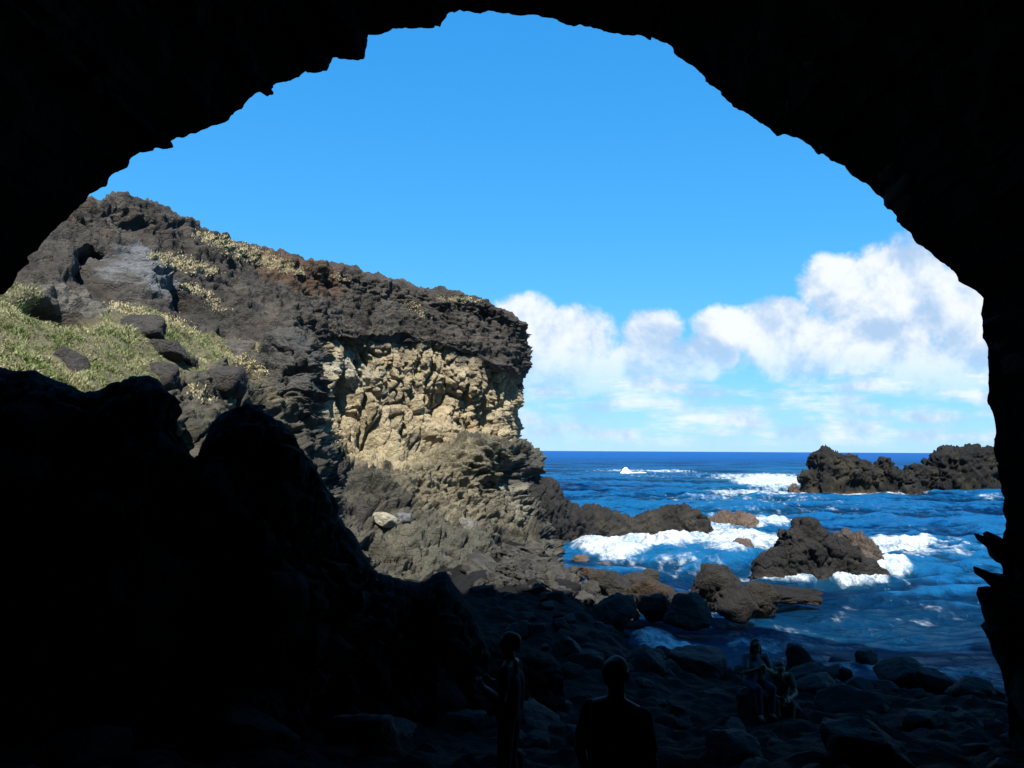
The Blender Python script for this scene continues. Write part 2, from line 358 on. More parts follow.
def sk(pts, d): return [(a, b, d) for a, b in pts]
BAS = (.014,.0132,.0124); BRN = (.085,.06,.045); OLV = (.10,.085,.05)
SB = -6.5
tag(crest_rock('rock_spit', [(515,470,50.5),(530,474,50.5),(540,484,51),(550,484,51.5),(560,492,52.5),(568,507,53.5),(580,512,54.5),(600,511,55),(618,515,55.5),(634,521,56),(648,514,56.5),(668,511,57),(686,506,57),(700,515,57),(714,533,57),(724,543,57)], SB, .8, .8, BAS, M_SEAROCK, .25, 280, 90, .8, 3, color2=(.028,.025,.020)), 'low black rock spit running from the cliff foot out into the surf', 'rock')
tag(crest_rock('reef_rock', sk([(700,528),(710,519),(725,515),(742,513),(752,519),(762,527)], 63), SB, 1.2, 1.2, BRN, M_SEAROCK, .3, 120, 50, 1.2, 5), 'low brown reef rock awash just beyond the tip of the black spit', 'rock')
tag(crest_rock('sea_rock', sk([(753,584),(760,562),(772,552),(784,547),(788,533),(805,527),(822,530),(832,540),(842,541),(856,551),(872,561),(884,570),(896,584)], 38), SB, .34, .7, BAS, M_SEAROCK, .17, 260, 100, .9, 7, color2=(.026,.022,.015)), 'large dark rock standing alone in the water, highest at its left', 'rock')
tag(crest_rock('sea_rock', sk([(828,560),(838,543),(847,535),(860,533),(869,541),(877,553),(884,566)], 40.6), SB, .5, .8, (.058,.045,.036), M_SEAROCK, .2, 140, 70, 1.0, 9), 'smaller brown rock right behind the large dark rock in the water', 'rock')
tag(crest_rock('islet', sk([(803,496),(805,476),(810,473),(816,472),(819,455),(824,451),(829,451),(838,455),(848,456),(856,462),(866,463),(872,470),(880,469),(886,459),(890,464),(894,473),(903,471),(910,476),(917,482),(920,496)], 119), SB, .45, .6, (.009,.0085,.0075), M_SEAROCK, .33, 260, 100, .55, 11, color2=(.024,.021,.014), p2=.4), 'jagged black islet with two stacks, standing off shore at the left of the pair', 'islet')
tag(crest_rock('islet', sk([(900,496),(905,478),(911,466),(918,468),(926,474),(934,468),(940,458),(950,453),(962,451),(972,449),(985,451),(1000,450),(1030,451),(1060,456),(1100,474),(1120,494)], 123), SB, .40, .9, (.0065,.0063,.006), M_SEAROCK, .40, 260, 100, .55, 13, color2=(.014,.0125,.009), p2=.42), 'long flat-topped black islet, colour darkened for shade, running behind the right wall of the cave', 'islet')  # the darker rock colour stands in for the shade on this islet
tag(crest_rock('sea_rock', sk([(789,491),(792,484),(795,483),(799,491)], 116), SB, .5, .5, BRN, M_SEAROCK, .25, 50, 30, .8, 15), 'small brown rock in the foam at the left foot of the jagged islet', 'rock')

# ------------------------------------------------------------------ boulders
def ico(sub):
    bm = bmesh.new(); bmesh.ops.create_icosphere(bm, subdivisions=sub, radius=1)
    v = np.array([x.co[:] for x in bm.verts]); f = np.array([[q.index for q in x.verts] for x in bm.faces]); bm.free(); return v, f
ICO4, ICO5 = ico(4), ico(5)
def boulder_mesh(seed, color=None, sub=ICO4, k=22, planes=15, rough=.075, color2=None):
    g = np.random.default_rng(seed); v, f = sub
    n = g.standard_normal((planes,3)); n /= np.linalg.norm(n, axis=1)[:,None]; d = g.uniform(.62, 1.0, planes)
    n = np.r_[n, np.array([[0,0,1],[0,0,-1],[1,0,0],[-1,0,0],[0,1,0],[0,-1,0]])]; d = np.r_[d, np.ones(6)*.95]
    q = np.maximum(v@n.T/d, 0); r = (q**k).sum(1)**(-1/k)
    vv = v*r[:,None]
    w1, w2, wi = worley(vv*2.2+seed, seed)
    x1, x2, xi = worley(vv*5+seed, seed+3)
    vv = vv*(1+rough*1.6*fbm(vv*1.8+seed*2.1, 5, seed, .6)+rough*1.6*(wi-.5)*sstep(0,.2,w2-w1)-rough*.5*(1-sstep(0,.08,w2-w1))+rough*.7*(xi-.5)*sstep(0,.2,x2-x1))[:,None]
    c = None
    if color is not None:
        c = np.array(color)*(1+.35*fbm(vv*1.5+seed, 4, seed+1)[:,None])
        if color2 is not None: c = c+(np.array(color2)-c)*sstep(-.1,.4,fbm(vv*1.2+seed*5, 3, seed+2))[:,None]
    return vv, f, c
def boulder(name, loc, size, seed, mat, label, color=None, group=None, rot=None, cat='boulder', sub=ICO4, **kw):
    vv, f, c = boulder_mesh(seed, color, sub, **kw)
    o = mesh_obj(name, vv*np.array(size), f, mat, col=c)
    o.location = tuple(loc); o.rotation_euler = (0, 0, rot if rot is not None else random.uniform(0, 6.28))
    return tag(o, label, cat, group)
BANK = []
def at_head(px, py, wpx, hpx, seed, label, color, sink=.25, mat=M_CLIFF, ratio=1., **kw):
    h, nn = hit(px, py)
    s = h[1]/F; a = wpx*s*.56; c = hpx*s*.75; BANK.append((h[0], h[1], a))
    loc = h+np.array([0, a*.3, -c*sink+.0])
    return boulder('boulder', loc, (a, a*.8*ratio, c), seed, mat, label, color, rot=0., **kw)
DKG = (.034,.031,.028)
at_head(67,362,44,34,101,'flat dark boulder sunk in the grass, lowest on the bank', DKG)
at_head(134,327,54,26,102,'long dark flat boulder across the top of the grass bank', DKG)
at_head(163,349,44,18,103,'thin dark slab lying in the grass below the long flat boulder', DKG)
at_head(158,372,34,24,104,'dark boulder at the right edge of the grass, above the shade', DKG)
at_head(220,378,40,32,105,'dark grey boulder where the grass ends under the lava slope', DKG)
at_head(186,362,22,14,106,'small dark stone half buried in straw grass', DKG)
at_head(238,352,26,22,107,'round dark boulder tight under the lava slope', (.07,.064,.058))
at_head(383,524,24,11,108,'pale cream block lying on the grey shelf under the cliff', (.26,.245,.185), sink=-.5, k=30, planes=8, rough=.02)
at_head(404,522,13,10,109,'smaller pale grey block right of the cream block', (.10,.10,.105), sink=-.4, k=30, planes=8)
at_head(468,530,20,14,110,'pale stone wedged in the middle of the grey shelf', (.11,.105,.09), sink=-.3)

def ground_y(x): return np.interp(x, [-40,1.5,2.4,3.2,4.4,8,12,16,30], [48,48,37,28,24,22.,20.,18.5,16])
def ground_z(x, y):
    x = np.asarray(x, float); y = np.asarray(y, float); ys = ground_y(x)
    end = np.interp(x, [0, 1.6, 3.2], [-4.9, -5.1, -6.05])
    z = np.where(y < 14, -1.75-.2*y, -4.55+(end+4.55)*(y-14)/np.maximum(ys-14, 1.))
    z = np.where(y > ys, end-.4*(y-ys), z)
    z = z+.045*np.clip(-x-1, 0, 12)*np.clip(1-(y-14)/18, 0, 1)
    return np.maximum(z, -9)
gx = np.linspace(-22, 26, 420); gy = np.linspace(-12, 60, 620)
GX, GY = np.meshgrid(gx, gy); gp = np.stack([GX.ravel(), GY.ravel(), np.zeros(GX.size)], 1)
gz = ground_z(gp[:,0], gp[:,1])+.10*fbm(gp*1.3, 4, 90)+.10*(ridged(gp*.9+3, 3, 91)-.5)
c1, c2, ci = worley(gp*2.2, 92); e1, e2, ei = worley(gp*4.5+9, 93)
gz = gz+.30*(ci-.35)*np.sqrt(np.clip((c2-c1)*1.6,0,1))+.09*(ei-.3)*np.sqrt(np.clip((e2-e1)*1.6,0,1))
gp[:,2] = gz
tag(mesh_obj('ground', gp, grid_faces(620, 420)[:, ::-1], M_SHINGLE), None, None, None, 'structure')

# the lit and half-lit rocks of the shore, one by one: (px, centre py, width px, height px, d, colour, label)
SHORE = [
 (715,588,48,36,33.5,(.062,.056,.046),'rounded dark boulder with a broad dome, largest of the shore rocks at the water'),
 (612,588,34,26,34,(.070,.064,.052),'dark boulder at the left end of the shore rocks, under the cliff'),
 (637,583,34,22,35.5,(.085,.080,.070),'grey sloping boulder left of the brown one on the shore'),
 (652,592,40,26,33.5,(.11,.075,.045),'brown weedy boulder beside the inlet, left of the domed one'),
 (648,580,18,18,34.5,(.085,.072,.05),'small upright brown stone perched over the inlet'),
 (600,580,24,16,37,(.085,.07,.045),'low olive rock at the edge of the inlet behind the shore rocks'),
 (679,602,30,16,33,(.06,.054,.045),'low dark rock between the brown boulder and the domed boulder'),
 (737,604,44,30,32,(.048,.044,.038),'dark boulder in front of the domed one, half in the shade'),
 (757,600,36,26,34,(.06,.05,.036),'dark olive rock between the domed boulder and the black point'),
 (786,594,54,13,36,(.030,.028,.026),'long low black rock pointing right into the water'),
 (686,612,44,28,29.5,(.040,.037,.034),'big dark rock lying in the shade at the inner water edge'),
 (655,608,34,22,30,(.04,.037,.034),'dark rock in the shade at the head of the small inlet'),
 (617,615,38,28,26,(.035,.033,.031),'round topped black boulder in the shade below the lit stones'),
 (594,592,26,18,33,(.11,.105,.09),'small grey stone among the pale rubble at the left shore'),
 (578,600,26,15,32,(.14,.135,.115),'pale grey stone in the rubble under the shelf'),
 (556,596,20,14,33,(.16,.14,.10),'pale tan stone in the rubble near the shelf foot'),
 (540,590,24,16,33,(.10,.095,.085),'grey block leaning against the shelf foot'),
 (513,601,26,22,31,(.12,.12,.115),'grey upright block under the shelf, furthest left of the rubble'),
 (530,606,16,18,30,(.17,.13,.07),'tan upright stone beside the black boulder'),
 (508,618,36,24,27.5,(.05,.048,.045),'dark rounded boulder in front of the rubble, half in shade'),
 (490,612,26,28,28,(.15,.135,.11),'pale stone with an orange top at the shade edge'),
 (566,579,20,10,38,(.12,.07,.045),'flat reddish rock at the water edge under the cliff'),
 (574,571,26,10,40,(.13,.075,.05),'flat reddish rock furthest back along the cliff foot'),
 (625,600,28,14,31,(.06,.055,.047),'dark wedge shaped rock below the grey sloping boulder'),
 (603,603,22,12,30.5,(.10,.098,.09),'flat grey stone on the shade line of the shore'),
]
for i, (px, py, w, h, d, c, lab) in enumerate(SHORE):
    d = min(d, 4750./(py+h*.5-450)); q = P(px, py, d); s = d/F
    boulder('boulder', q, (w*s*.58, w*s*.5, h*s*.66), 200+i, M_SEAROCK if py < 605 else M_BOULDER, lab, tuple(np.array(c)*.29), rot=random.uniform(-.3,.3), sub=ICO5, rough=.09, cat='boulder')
AWASH = [
 (656,555,24,10,45,'low reddish rock poking out of the white surf, middle of three'),
 (690,548,30,7,49,'flat rock under the pouring edge of the surf'),
 (742,553,28,20,45,'jagged grey rock at the right end of the white surf'),
 (604,566,20,7,42,'small brown rock in the calm inlet under the surf'),
 (694,557,10,8,45,'little rock with water pouring round it in the surf'),
 (580,560,18,8,43,'flat reddish rock where the surf meets the cliff foot'),
]
for i, (px, py, w, h, d, lab) in enumerate(AWASH):
    q = P(px, py, d); s = d/F; q[2] = max(q[2], SEA)
    boulder('sea_rock', q, (w*s*.55, w*s*.5, h*s*.7), 260+i, M_SEAROCK, lab, (.085,.06,.047), cat='rock', rough=.1, rot=0.)
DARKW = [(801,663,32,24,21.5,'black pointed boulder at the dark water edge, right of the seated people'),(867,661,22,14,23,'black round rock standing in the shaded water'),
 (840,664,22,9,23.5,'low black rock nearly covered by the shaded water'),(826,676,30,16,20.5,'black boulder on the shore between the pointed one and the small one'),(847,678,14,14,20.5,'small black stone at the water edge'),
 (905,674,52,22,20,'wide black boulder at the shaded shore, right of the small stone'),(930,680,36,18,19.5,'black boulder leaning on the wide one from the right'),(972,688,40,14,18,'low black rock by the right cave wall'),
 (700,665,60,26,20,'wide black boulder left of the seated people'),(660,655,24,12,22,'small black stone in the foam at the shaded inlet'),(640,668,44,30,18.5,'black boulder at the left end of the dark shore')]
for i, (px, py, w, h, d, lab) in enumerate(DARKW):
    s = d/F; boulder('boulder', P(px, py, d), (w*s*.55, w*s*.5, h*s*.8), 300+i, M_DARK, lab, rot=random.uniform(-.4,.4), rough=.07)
# pale rubble between the shelf and the inlet
rub = []
for k in range(5):
    vv, f, c = boulder_mesh(700+k, (.045,.042,.036), ICO5, k=44, planes=11, rough=.15, color2=(.022,.020,.018)); rub.append(mesh_obj('stone', vv, f, M_BOULDER, col=c))
for i in range(150):
    o = rub[i] if i < 5 else rub[i % 5].copy()
    if i >= 5: COL.objects.link(o)
    d = 27+12*random.random()**.9; px = random.uniform(478, 600 if d > 31 else 640); q = P(px, 590, d)
    q[2] = max(float(ground_z(q[0], d))+.08, SEA+.1); sz = random.choice([.12,.15,.18,.22,.28,.34,.42,.52])
    o.location = tuple(q); o.scale = (sz*random.uniform(.9,1.4), sz, sz*random.uniform(.6,.95)); o.rotation_euler = (random.uniform(-.4,.4), random.uniform(-.4,.4), random.uniform(0,6.28))
    tag(o, 'small grey stone of the rubble strewn under the cliff shelf beside the inlet', 'stone', 'rubble under the cliff shelf')
# the rest of the cave floor: boulders nothing tells apart in the dark
variants = []
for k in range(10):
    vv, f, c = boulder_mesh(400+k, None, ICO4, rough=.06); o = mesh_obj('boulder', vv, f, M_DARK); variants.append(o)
KEEP = [(4.28,14,1.1),(4.75,14,.8),(0,8,.7),(.75,5.3,.6)]
used = 0; placed = []; tries = 0
while used < 230 and tries < 9000:
    tries += 1
    x = random.uniform(-8, 15); y = random.uniform(3.6, 30); r = random.choice([.14,.16,.2,.22,.25,.3,.35,.45,.55])*(.8+.01*y)
    if y > ground_y(x)-.2 or abs(x) > .75*y: continue
    if any((x-a)**2+(y-b)**2 < (r*.75+c*.75)**2 for a, b, c in placed): continue
    if any((x-a)**2+(y-b)**2 < (r+c)**2 for a, b, c in KEEP): continue
    if y > 24 and x > -4 and False: continue
    placed.append((x, y, r))
    o = variants[used] if used < 10 else variants[used % 10].copy()
    if used >= 10: COL.objects.link(o)
    o.location = (x, y, float(ground_z(x, y))+r*.18); o.scale = (r*random.uniform(.9,1.3), r*random.uniform(.8,1.1), r*random.uniform(.55,.85))
    o.rotation_euler = (random.uniform(-.3,.3), random.uniform(-.3,.3), random.uniform(0,6.28))
    tag(o, 'black rounded boulder lying in the deep shade of the cave floor', 'boulder', 'boulders on the dark cave floor'); used += 1

# ------------------------------------------------------------------ grass
def blades(name, pts, hts, cols_, label, spread=.5, wid=.018):
    n = len(pts); ang = rng.uniform(0, 2*math.pi, n); lean = rng.uniform(.05, spread, n)
    dx = np.stack([np.cos(ang), np.sin(ang), np.zeros(n)], 1); la = rng.uniform(0, 2*math.pi, n)
    ld = np.stack([np.cos(la)*lean, np.sin(la)*lean, np.ones(n)], 1)
    w = wid*rng.uniform(.6, 1.5, n)[:,None]; h = hts[:,None]
    base = pts - np.array([0,0,.04])
    mid = base+ld*h*.55; tip = base+ld*h+np.stack([ld[:,0], ld[:,1], -.5*lean], 1)*h*.5
    VV = np.stack([base-dx*w, base+dx*w, mid+dx*w*.8, mid-dx*w*.8, tip+dx*w*.15, tip-dx*w*.15], 1).reshape(-1, 3)
    i = np.arange(n)*6
    FF = np.concatenate([np.stack([i,i+1,i+2,i+3],1), np.stack([i+3,i+2,i+4,i+5],1)])
    o = mesh_obj(name, VV, FF, M_GRASS, col=np.repeat(cols_, 6, 0))
    return tag(o, label, None, None, 'stuff')
tri = np.concatenate([Fh[:, [0,1,2]], Fh[:, [0,2,3]]]); zt = np.concatenate([zone, zone])
def sample_on(mask_w, n):
    a = np.linalg.norm(np.cross(V[tri[:,1]]-V[tri[:,0]], V[tri[:,2]]-V[tri[:,0]]), axis=1)*mask_w
    k = rng.choice(len(tri), n, p=a/a.sum()); u = rng.random(n); v = rng.random(n); s = u+v > 1
    u[s] = 1-u[s]; v[s] = 1-v[s]
    return V[tri[k,0]]*(1-u-v)[:,None]+V[tri[k,1]]*u[:,None]+V[tri[k,2]]*v[:,None]
tw = wz[:,3][tri].mean(1); cen = V[tri].mean(1)
thin = np.clip(fbm(cen*.9, 3, 77)+.55, .02, 1)
pts = sample_on(sstep(.35, .7, tw)*thin, 190000)
for bx, by, br in BANK: pts = pts[(pts[:,0]-bx)**2+((pts[:,1]-by)*1.2)**2 > (br*.8)**2]
kk = 1.3*fbm(pts*.9, 4, 70)-.1+.22*rng.standard_normal(len(pts))
gr = np.array([.105,.14,.042]); st = np.array([.28,.27,.15])
gc = gr+(st-gr)*sstep(-.55, .65, kk)[:,None]; gc *= rng.uniform(.9, 1.4, (len(pts),1))*(.86+.35*fbm(pts*2.2+5, 3, 79))[:,None]
blades('grass', pts, rng.uniform(.04, .13, len(pts))*(.55+1.1*sstep(-.3,.6,fbm(pts*1.6+3, 3, 81)))*(1+.5*kk.clip(-.6,1)), gc, 'short green and straw coloured grass covering the bank left of the cliff', wid=.010, spread=.9)
# dry grass lines along the lava top, each patch from the photograph
dry = []
for (a0, b0, a1, b1, hw, n) in [(198,233,300,272,7,5200),(152,254,214,272,6,2600),(110,304,150,316,5,1200),(185,285,205,292,4,500),(440,298,478,300,2.5,700),(205,290,222,312,4,400),(330,272,345,280,2,150),(410,300,425,318,2.5,160),(230,352,262,372,6,700),(190,385,210,400,5,300),(160,315,200,335,5,800)]:
    for _ in range(int(n*2.6)):
        t = rng.random(); px = a0+(a1-a0)*t+rng.normal(0, 4); py = b0+(b1-b0)*t+rng.normal(0, hw*.6)*(math.sin(math.pi*t)*.8+.3)
        if math.sin(px*.31+py*.7+a0)*math.sin(px*.13-py*.4+b0)+rng.normal(0,.4) < -.15: continue
        h, nn = hit(px, py)
        if h is not None: dry.append(h)
dry = np.array(dry); kd = rng.random(len(dry))[:,None]
dc = np.array([.50,.42,.26])*(1-kd)+np.array([.36,.32,.17])*kd; dc *= rng.uniform(.75, 1.2, (len(dry),1))
blades('dry_grass', dry, rng.uniform(.04, .11, len(dry)), dc, 'dry yellow grass in strips along the lava top of the cliff', wid=.012)

# ------------------------------------------------------------------ cave
LIP = [(-190,950,9.5),(-185,800,9.6),(-170,650,9.8),(-150,520,10),(-110,410,10.6),(-60,335,11.2),(-10,300,11.7),(4,290,12),(22,272,12),(33,264,12.1),(30,258,12.1),(44,243,12.3),(60,226,12.4),(72,212,12.5),(84,204,12.6),(92,193,12.7),(106,186,12.8),(110,178,12.8),(125,168,12.9),(130,158,13),(140,153,13),(152,152,13.1),(154,147,13.1),(160,149,13.1),(175,147.5,13.2),(162,145,13.2),(176,138,13.2),(200,130,13.4),(222,122,13.5),(240,106,13.6),(256,94,13.7),(259,91,13.7),(266,96,13.7),(273,95,13.7),(269,88,13.7),(276,83,13.8),(290,83,13.9),(300,78,13.9),(305,72,14),(330,70,14.1),(333,60,14.2),(350,60,14.2),(364,61,14.3),(368,48,14.3),(370,36,14.4),(384,35,14.5),(390,27,14.5),(412,28,14.6),(432,29,14.7),(428,25,14.7),(440,26,14.8),(446,16,14.9),(460,12,15),(480,13,15.1),(500,13.5,15.2),(520,14,15.2),(545,18,15.2),(570,23,15.1),(590,28,15),(605,32,15),(630,33,14.8),(646,38,14.7),(650,42,14.7),(651,38,14.7),(668,46,14.6),(682,59,14.5),(700,74,14.4),(722,91,14.2),(724,97,14.2),(740,109,14),(760,125,13.9),(775,133,13.8),(800,138,13.6),(815,148,13.5),(820,153,13.4),(824,151,13.4),(838,161,13.3),(855,178,13.2),(880,197,13),(884,205,12.9),(898,216,12.8),(897,222,12.8),(915,241,12.6),(940,259,12.4),(956,274,12.2),(958,279,12.2),(970,286,12.1),(982,300,12),(981,314,12),(984,326,11.9),(983,338,11.9),(986,352,11.8),(984,362,11.8),(988,378,11.7),(987,392,11.7),(991,410,11.6),(993,440,11.4),(996,458,11.4),(1000,480,11.3),(1003,500,11.2),(1005,520,11.1),(1004,530,11),(1002,545,11),(1001,560,11),(1003,575,11),(999,586,11),(984,590,11),(986,604,11),(990,620,11),(988,630,11),(994,648,11),(998,664,11),(1004,676,11),(1008,690,11),(1010,720,10.8),(1012,780,10.5),(1015,900,10.3),(1016,1100,10)]
LIPc = np.array([P(*q) for q in LIP])
lp = resample(LIPc, 900)
lp += (np.stack([fbm(lp*2.2, 3, 30), .6*fbm(lp*2+9, 3, 31), fbm(lp*2.2+19, 3, 32)], 1))*.075+np.stack([fbm(lp*7, 3, 39), lp[:,0]*0, fbm(lp*7+9, 3, 40)], 1)*.035
ctr = np.array([.8, 0, -.5])
rad = lp-ctr; rad[:,1] = 0
prog = np.linspace(0, 1, len(lp))
def ring(scale, dy, up=0.): 
    q = lp.copy(); q[:,[0,2]] = ctr[[0,2]]+rad[:,[0,2]]*scale; q[:,1] = lp[:,1]+dy; q[:,2] += up*np.sin(prog*math.pi); return q
inner = [ring(1.0,0), ring(1.03,-.25), ring(1.06,-.9), ring(1.08,-2.2), ring(1.07,-4), ring(1.05,-6.5), ring(1.02,-9.5)]
back = ring(.98, 0); back[:,1] = -4; inner.append(back)
b2 = ring(.80,0); b2[:,1] = -9; inner.append(b2); b3 = ring(.35,0); b3[:,1] = -12; inner.append(b3); b4 = ring(0.01,0); b4[:,1] = -12.6; inner.append(b4)
IG = cr(np.array(inner), [4,6,8,8,8,8,8,6,6,4])
pi_ = IG.reshape(-1,3); ni = grid_normals(IG).reshape(-1,3)
inw = ctr+np.array([0,3,0])-pi_; inw[:,1] *= .3
sg = np.sign((ni*inw).sum(1)); ni = ni*sg[:,None]
depth_in = np.repeat(np.arange(len(IG)), len(lp))
away = np.clip(depth_in/14., 0, 1)
di = (.55*ridged(pi_*.45, 4, 33)+.25*fbm(pi_*1.7, 4, 34)-.45)*away
IV = pi_+ni*(di*.9)[:,None]
cave = empty('cave', (0, 6, -4))
Fi = grid_faces(len(IG), len(lp)); colid = np.tile(prog, len(IG))[Fi].mean(1); rowid = depth_in[Fi].mean(1)
parts = {'side_wall': (rowid < 42)&(colid < .22), 'vault': (rowid < 42)&(colid >= .22)&(colid < .74), 'side_wall.001': (rowid < 42)&(colid >= .74), 'back_wall': rowid >= 42}
for nm, k in parts.items():
    ids, fc = submesh(IV, Fi, k); mesh_obj(nm, off(IV[ids], cave), fc, M_CAVE, cave)
# the hillside over the cave: its ridge throws the shade on the shore
def orow(scale, dy, zt):
    q = ring(scale, dy); w = np.clip((q[:,2]+1)/8., 0, 1); q[:,2] = q[:,2]*(1-w)+np.maximum(q[:,2], zt(q[:,0]))*w; return q
def ridge(x): return np.interp(x, [-30,-16,-12,-8,-3,0,3,6,9,14,22], [3,4,7,11.5,13.5,14.5,16.,18.,17.8,17.5,17.5])
outer = [ring(1.0,0), ring(1.02,.05), ring(1.08,-.15), ring(1.16,-.5), ring(1.28,-1.2)]
o6 = ring(1.36,-2.0); rt = sstep(.60,.80,prog); o6[:,0] += rt*(9+.5*np.clip(-o6[:,2],0,12)); o6[:,1] += rt*1.0
w = np.maximum(np.clip((o6[:,2]+1)/9, 0, 1), rt); o6[:,2] = o6[:,2]*(1-w)+ridge(o6[:,0])*w; outer.append(o6)
o7 = o6.copy(); o7[:,1] -= 7; o7[:,2] += .4*w; outer.append(o7); o8 = o7.copy(); o8[:,1] = -18; outer.append(o8)
OG = cr(np.array(outer), [4,6,8,10,10,8,6]); po = OG.reshape(-1,3)
do = np.clip(np.repeat(np.arange(len(OG)), len(lp))/18., 0, 1)
OV = po+np.stack([fbm(po*.5, 4, 36), .9*fbm(po*.5+7, 4, 37)-.2, .8*fbm(po*.5+14, 4, 38)], 1)*do[:,None]*.8
mesh_obj('hillside', off(OV, cave), grid_faces(len(OG), len(lp))[:, ::-1], rock_mat('hill_rock', base=(.06,.053,.046)), cave)
tag(cave, 'black sea cave whose ragged arch frames the view of the sea', 'cave')
# broken blades of rock standing out of the right wall
for pts_, d in [([(1003,541),(992,533),(987,531),(990,538),(975,533),(980,541),(992,550),(996,562),(1006,566)], 11.),
                ([(1004,574),(990,572),(974,566),(976,574),(988,582),(996,590),(1008,594)], 11.),
                ([(1004,590),(988,586),(978,587),(984,598),(985,610),(990,624),(984,630),(990,640),(996,652),(1000,668),(1012,672)], 11.)]:
    a = np.array([P(x, y, d) for x, y in pts_]); n = len(a)
    cenp = a.mean(0); f_ = a+np.array([.02,-.16,0])+(cenp-a)*.25; b_k = a+np.array([.02,.16,0])+(cenp-a)*.25
    VV = np.concatenate([f_, a, b_k, [cenp+np.array([.1,-.3,0])], [cenp+np.array([.1,.3,0])]])
    bm = bmesh.new(); vs = [bm.verts.new(v-np.array(cave.location)) for v in VV]
    for i in range(n):
        j = (i+1) % n
        bm.faces.new((vs[i], vs[j], vs[n+j], vs[n+i])); bm.faces.new((vs[n+i], vs[n+j], vs[2*n+j], vs[2*n+i]))
        bm.faces.new((vs[j], vs[i], vs[3*n])); bm.faces.new((vs[2*n+i], vs[2*n+j], vs[3*n+1]))
    bmesh.ops.recalc_face_normals(bm, faces=bm.faces)
    me = bpy.data.meshes.new('rock_blade'); bm.to_mesh(me); bm.free(); me.materials.append(M_CAVE)
    o = bpy.data.objects.new('rock_blade', me); COL.objects.link(o); o.parent = cave
# black heap added along the left, standing in for shade on the bank
SHADE_MOUND = [(-260,380,12.5),(-120,372,12.5),(-40,366,12.6),(0,370,12.6),(14,374,12.6),(34,373,12.6),(56,382,12.7),(66,384,12.7),(84,392,12.7),(100,390,12.7),(112,383,12.7),(122,384,12.7),(133,378,12.8),(150,378,12.8),(160,383,12.8),(166,395,12.9),(170,420,12.9),(167,445,12.9),(169,474,12.9),(176,494,12.9),(186,492,12.9),(193,468,12.9),(202,446,13),(214,424,13),(222,414,13),(238,408,13),(246,403,13),(258,406,13.1),(266,412,13.1),(282,424,13.2),(296,444,13.3),(303,452,13.3),(312,462,13.4),(314,478,13.4),(326,492,13.5),(336,512,13.6),(346,528,13.7),(352,532,13.7),(364,555,13.9),(374,570,14),(384,575,14),(396,579,14.1),(412,583,14.2),(424,582,14.3),(438,572,14.4),(446,570,14.4),(452,580,14.5),(462,596,14.6),(472,607,14.7),(474,622,14.8),(484,636,14.9),(500,640,15),(530,648,15),(560,662,15)]
SHADE_CREST = resample(SHADE_MOUND, 700); SHADE_CREST[:,:2] += np.stack([fbm(SHADE_CREST*np.array([.06,.06,1]), 5, 71, .65), fbm(SHADE_CREST*np.array([.06,.06,1])+30, 5, 72, .65)], 1)*3.2
o = crest_rock('shade_mound', SHADE_CREST, -5.2, .42, .18, (.02,.02,.02), M_CAVE, .34, 700, 90, 1.1, 21, p1=.9, p2=.85, keep=.97, radial=1.)
tag(o, 'black heap added in place of shade along the left side of the cave, its top notched', 'shade heap')

# ------------------------------------------------------------------ sea
az = np.concatenate([np.linspace(-62, -4, 90)[:-1], np.linspace(-4, 37, 760)[:-1], np.linspace(37, 65, 60)])
inv = np.linspace(1/14.5, 1/14000, 760)
dd = 1/inv
A, D = np.meshgrid(np.tan(np.radians(az)), dd)
sx = (A*D).ravel(); sy = D.ravel(); sp = np.stack([sx, sy, np.zeros(sx.size)], 1)
step = D.ravel()**2*(inv[0]-inv[1])
def fade(wl): return sstep(1.8, .2, step/wl)
def wav(sc_, seed, ax=1., ay=1.): return perlin(sp*np.array([ax/sc_, ay/sc_, 0])+seed*3.1, seed)
z = np.zeros(sx.size)
warpx = 1.2*wav(9, 5)
for wl, amp, seed, ang in [(16,.36,1,100),(9,.30,2,80),(5,.32,3,110),(3,.26,4,70),(1.7,.17,6,120),(1.0,.09,7,90)]:
    ca, sa = math.cos(R(ang)), math.sin(R(ang))
    u = (sx*ca+sy*sa)/wl; v = (-sx*sa+sy*ca)/(wl*2.2)
    q = np.stack([u+.35*wav(wl*2,seed+20), v, np.full(sx.size, seed*7.7)], 1)
    nz = .5-2.4*np.abs(perlin(q, seed)); z += amp*fade(wl)*nz
z0 = z.copy(); calm = np.clip((sy-14)/26, .35, 1.)*(.25+.75*sstep(1., 9., sx-.10*(sy-30))*(sy < 60)+.75*(sy >= 60)); z *= calm
# foam: (px, py, half width px, half height px, strength)
FOAM = [(665,547,78,12,1.15),(620,552,44,12,1.2),(730,548,46,13,1.05),(700,540,60,9,.9),(772,482,40,8,.95),(752,478,52,4,.62),(760,493,60,4,.65),(645,471.5,60,1.5,.62),(690,476,120,5,.36),(630,471.6,10,1.4,.7),(905,549,42,8,.8),(930,553,60,12,.52),(886,574,26,8,.95),(800,579,70,6,.75),(860,584,40,4,.8),(690,520,60,8,.35),
        (770,526,28,6,.8),(720,528,46,6,.7),(780,548,22,10,.8),(680,655,44,16,.70),(655,640,22,12,.72),(780,640,80,18,.40),(640,604,16,3,.6),(880,672,90,9,.55),(960,676,50,9,.55),(870,492,66,2.5,.9),(990,499,16,3,.5),(745,500,110,6,.40),(800,512,140,10,.34),(620,582,46,8,.30),(660,570,80,8,.42),(900,620,110,26,.30),(1000,560,60,30,.25),(735,560,32,8,.7),(1010,690,40,10,.5)]
foam = np.zeros(sx.size); shal = np.zeros(sx.size)
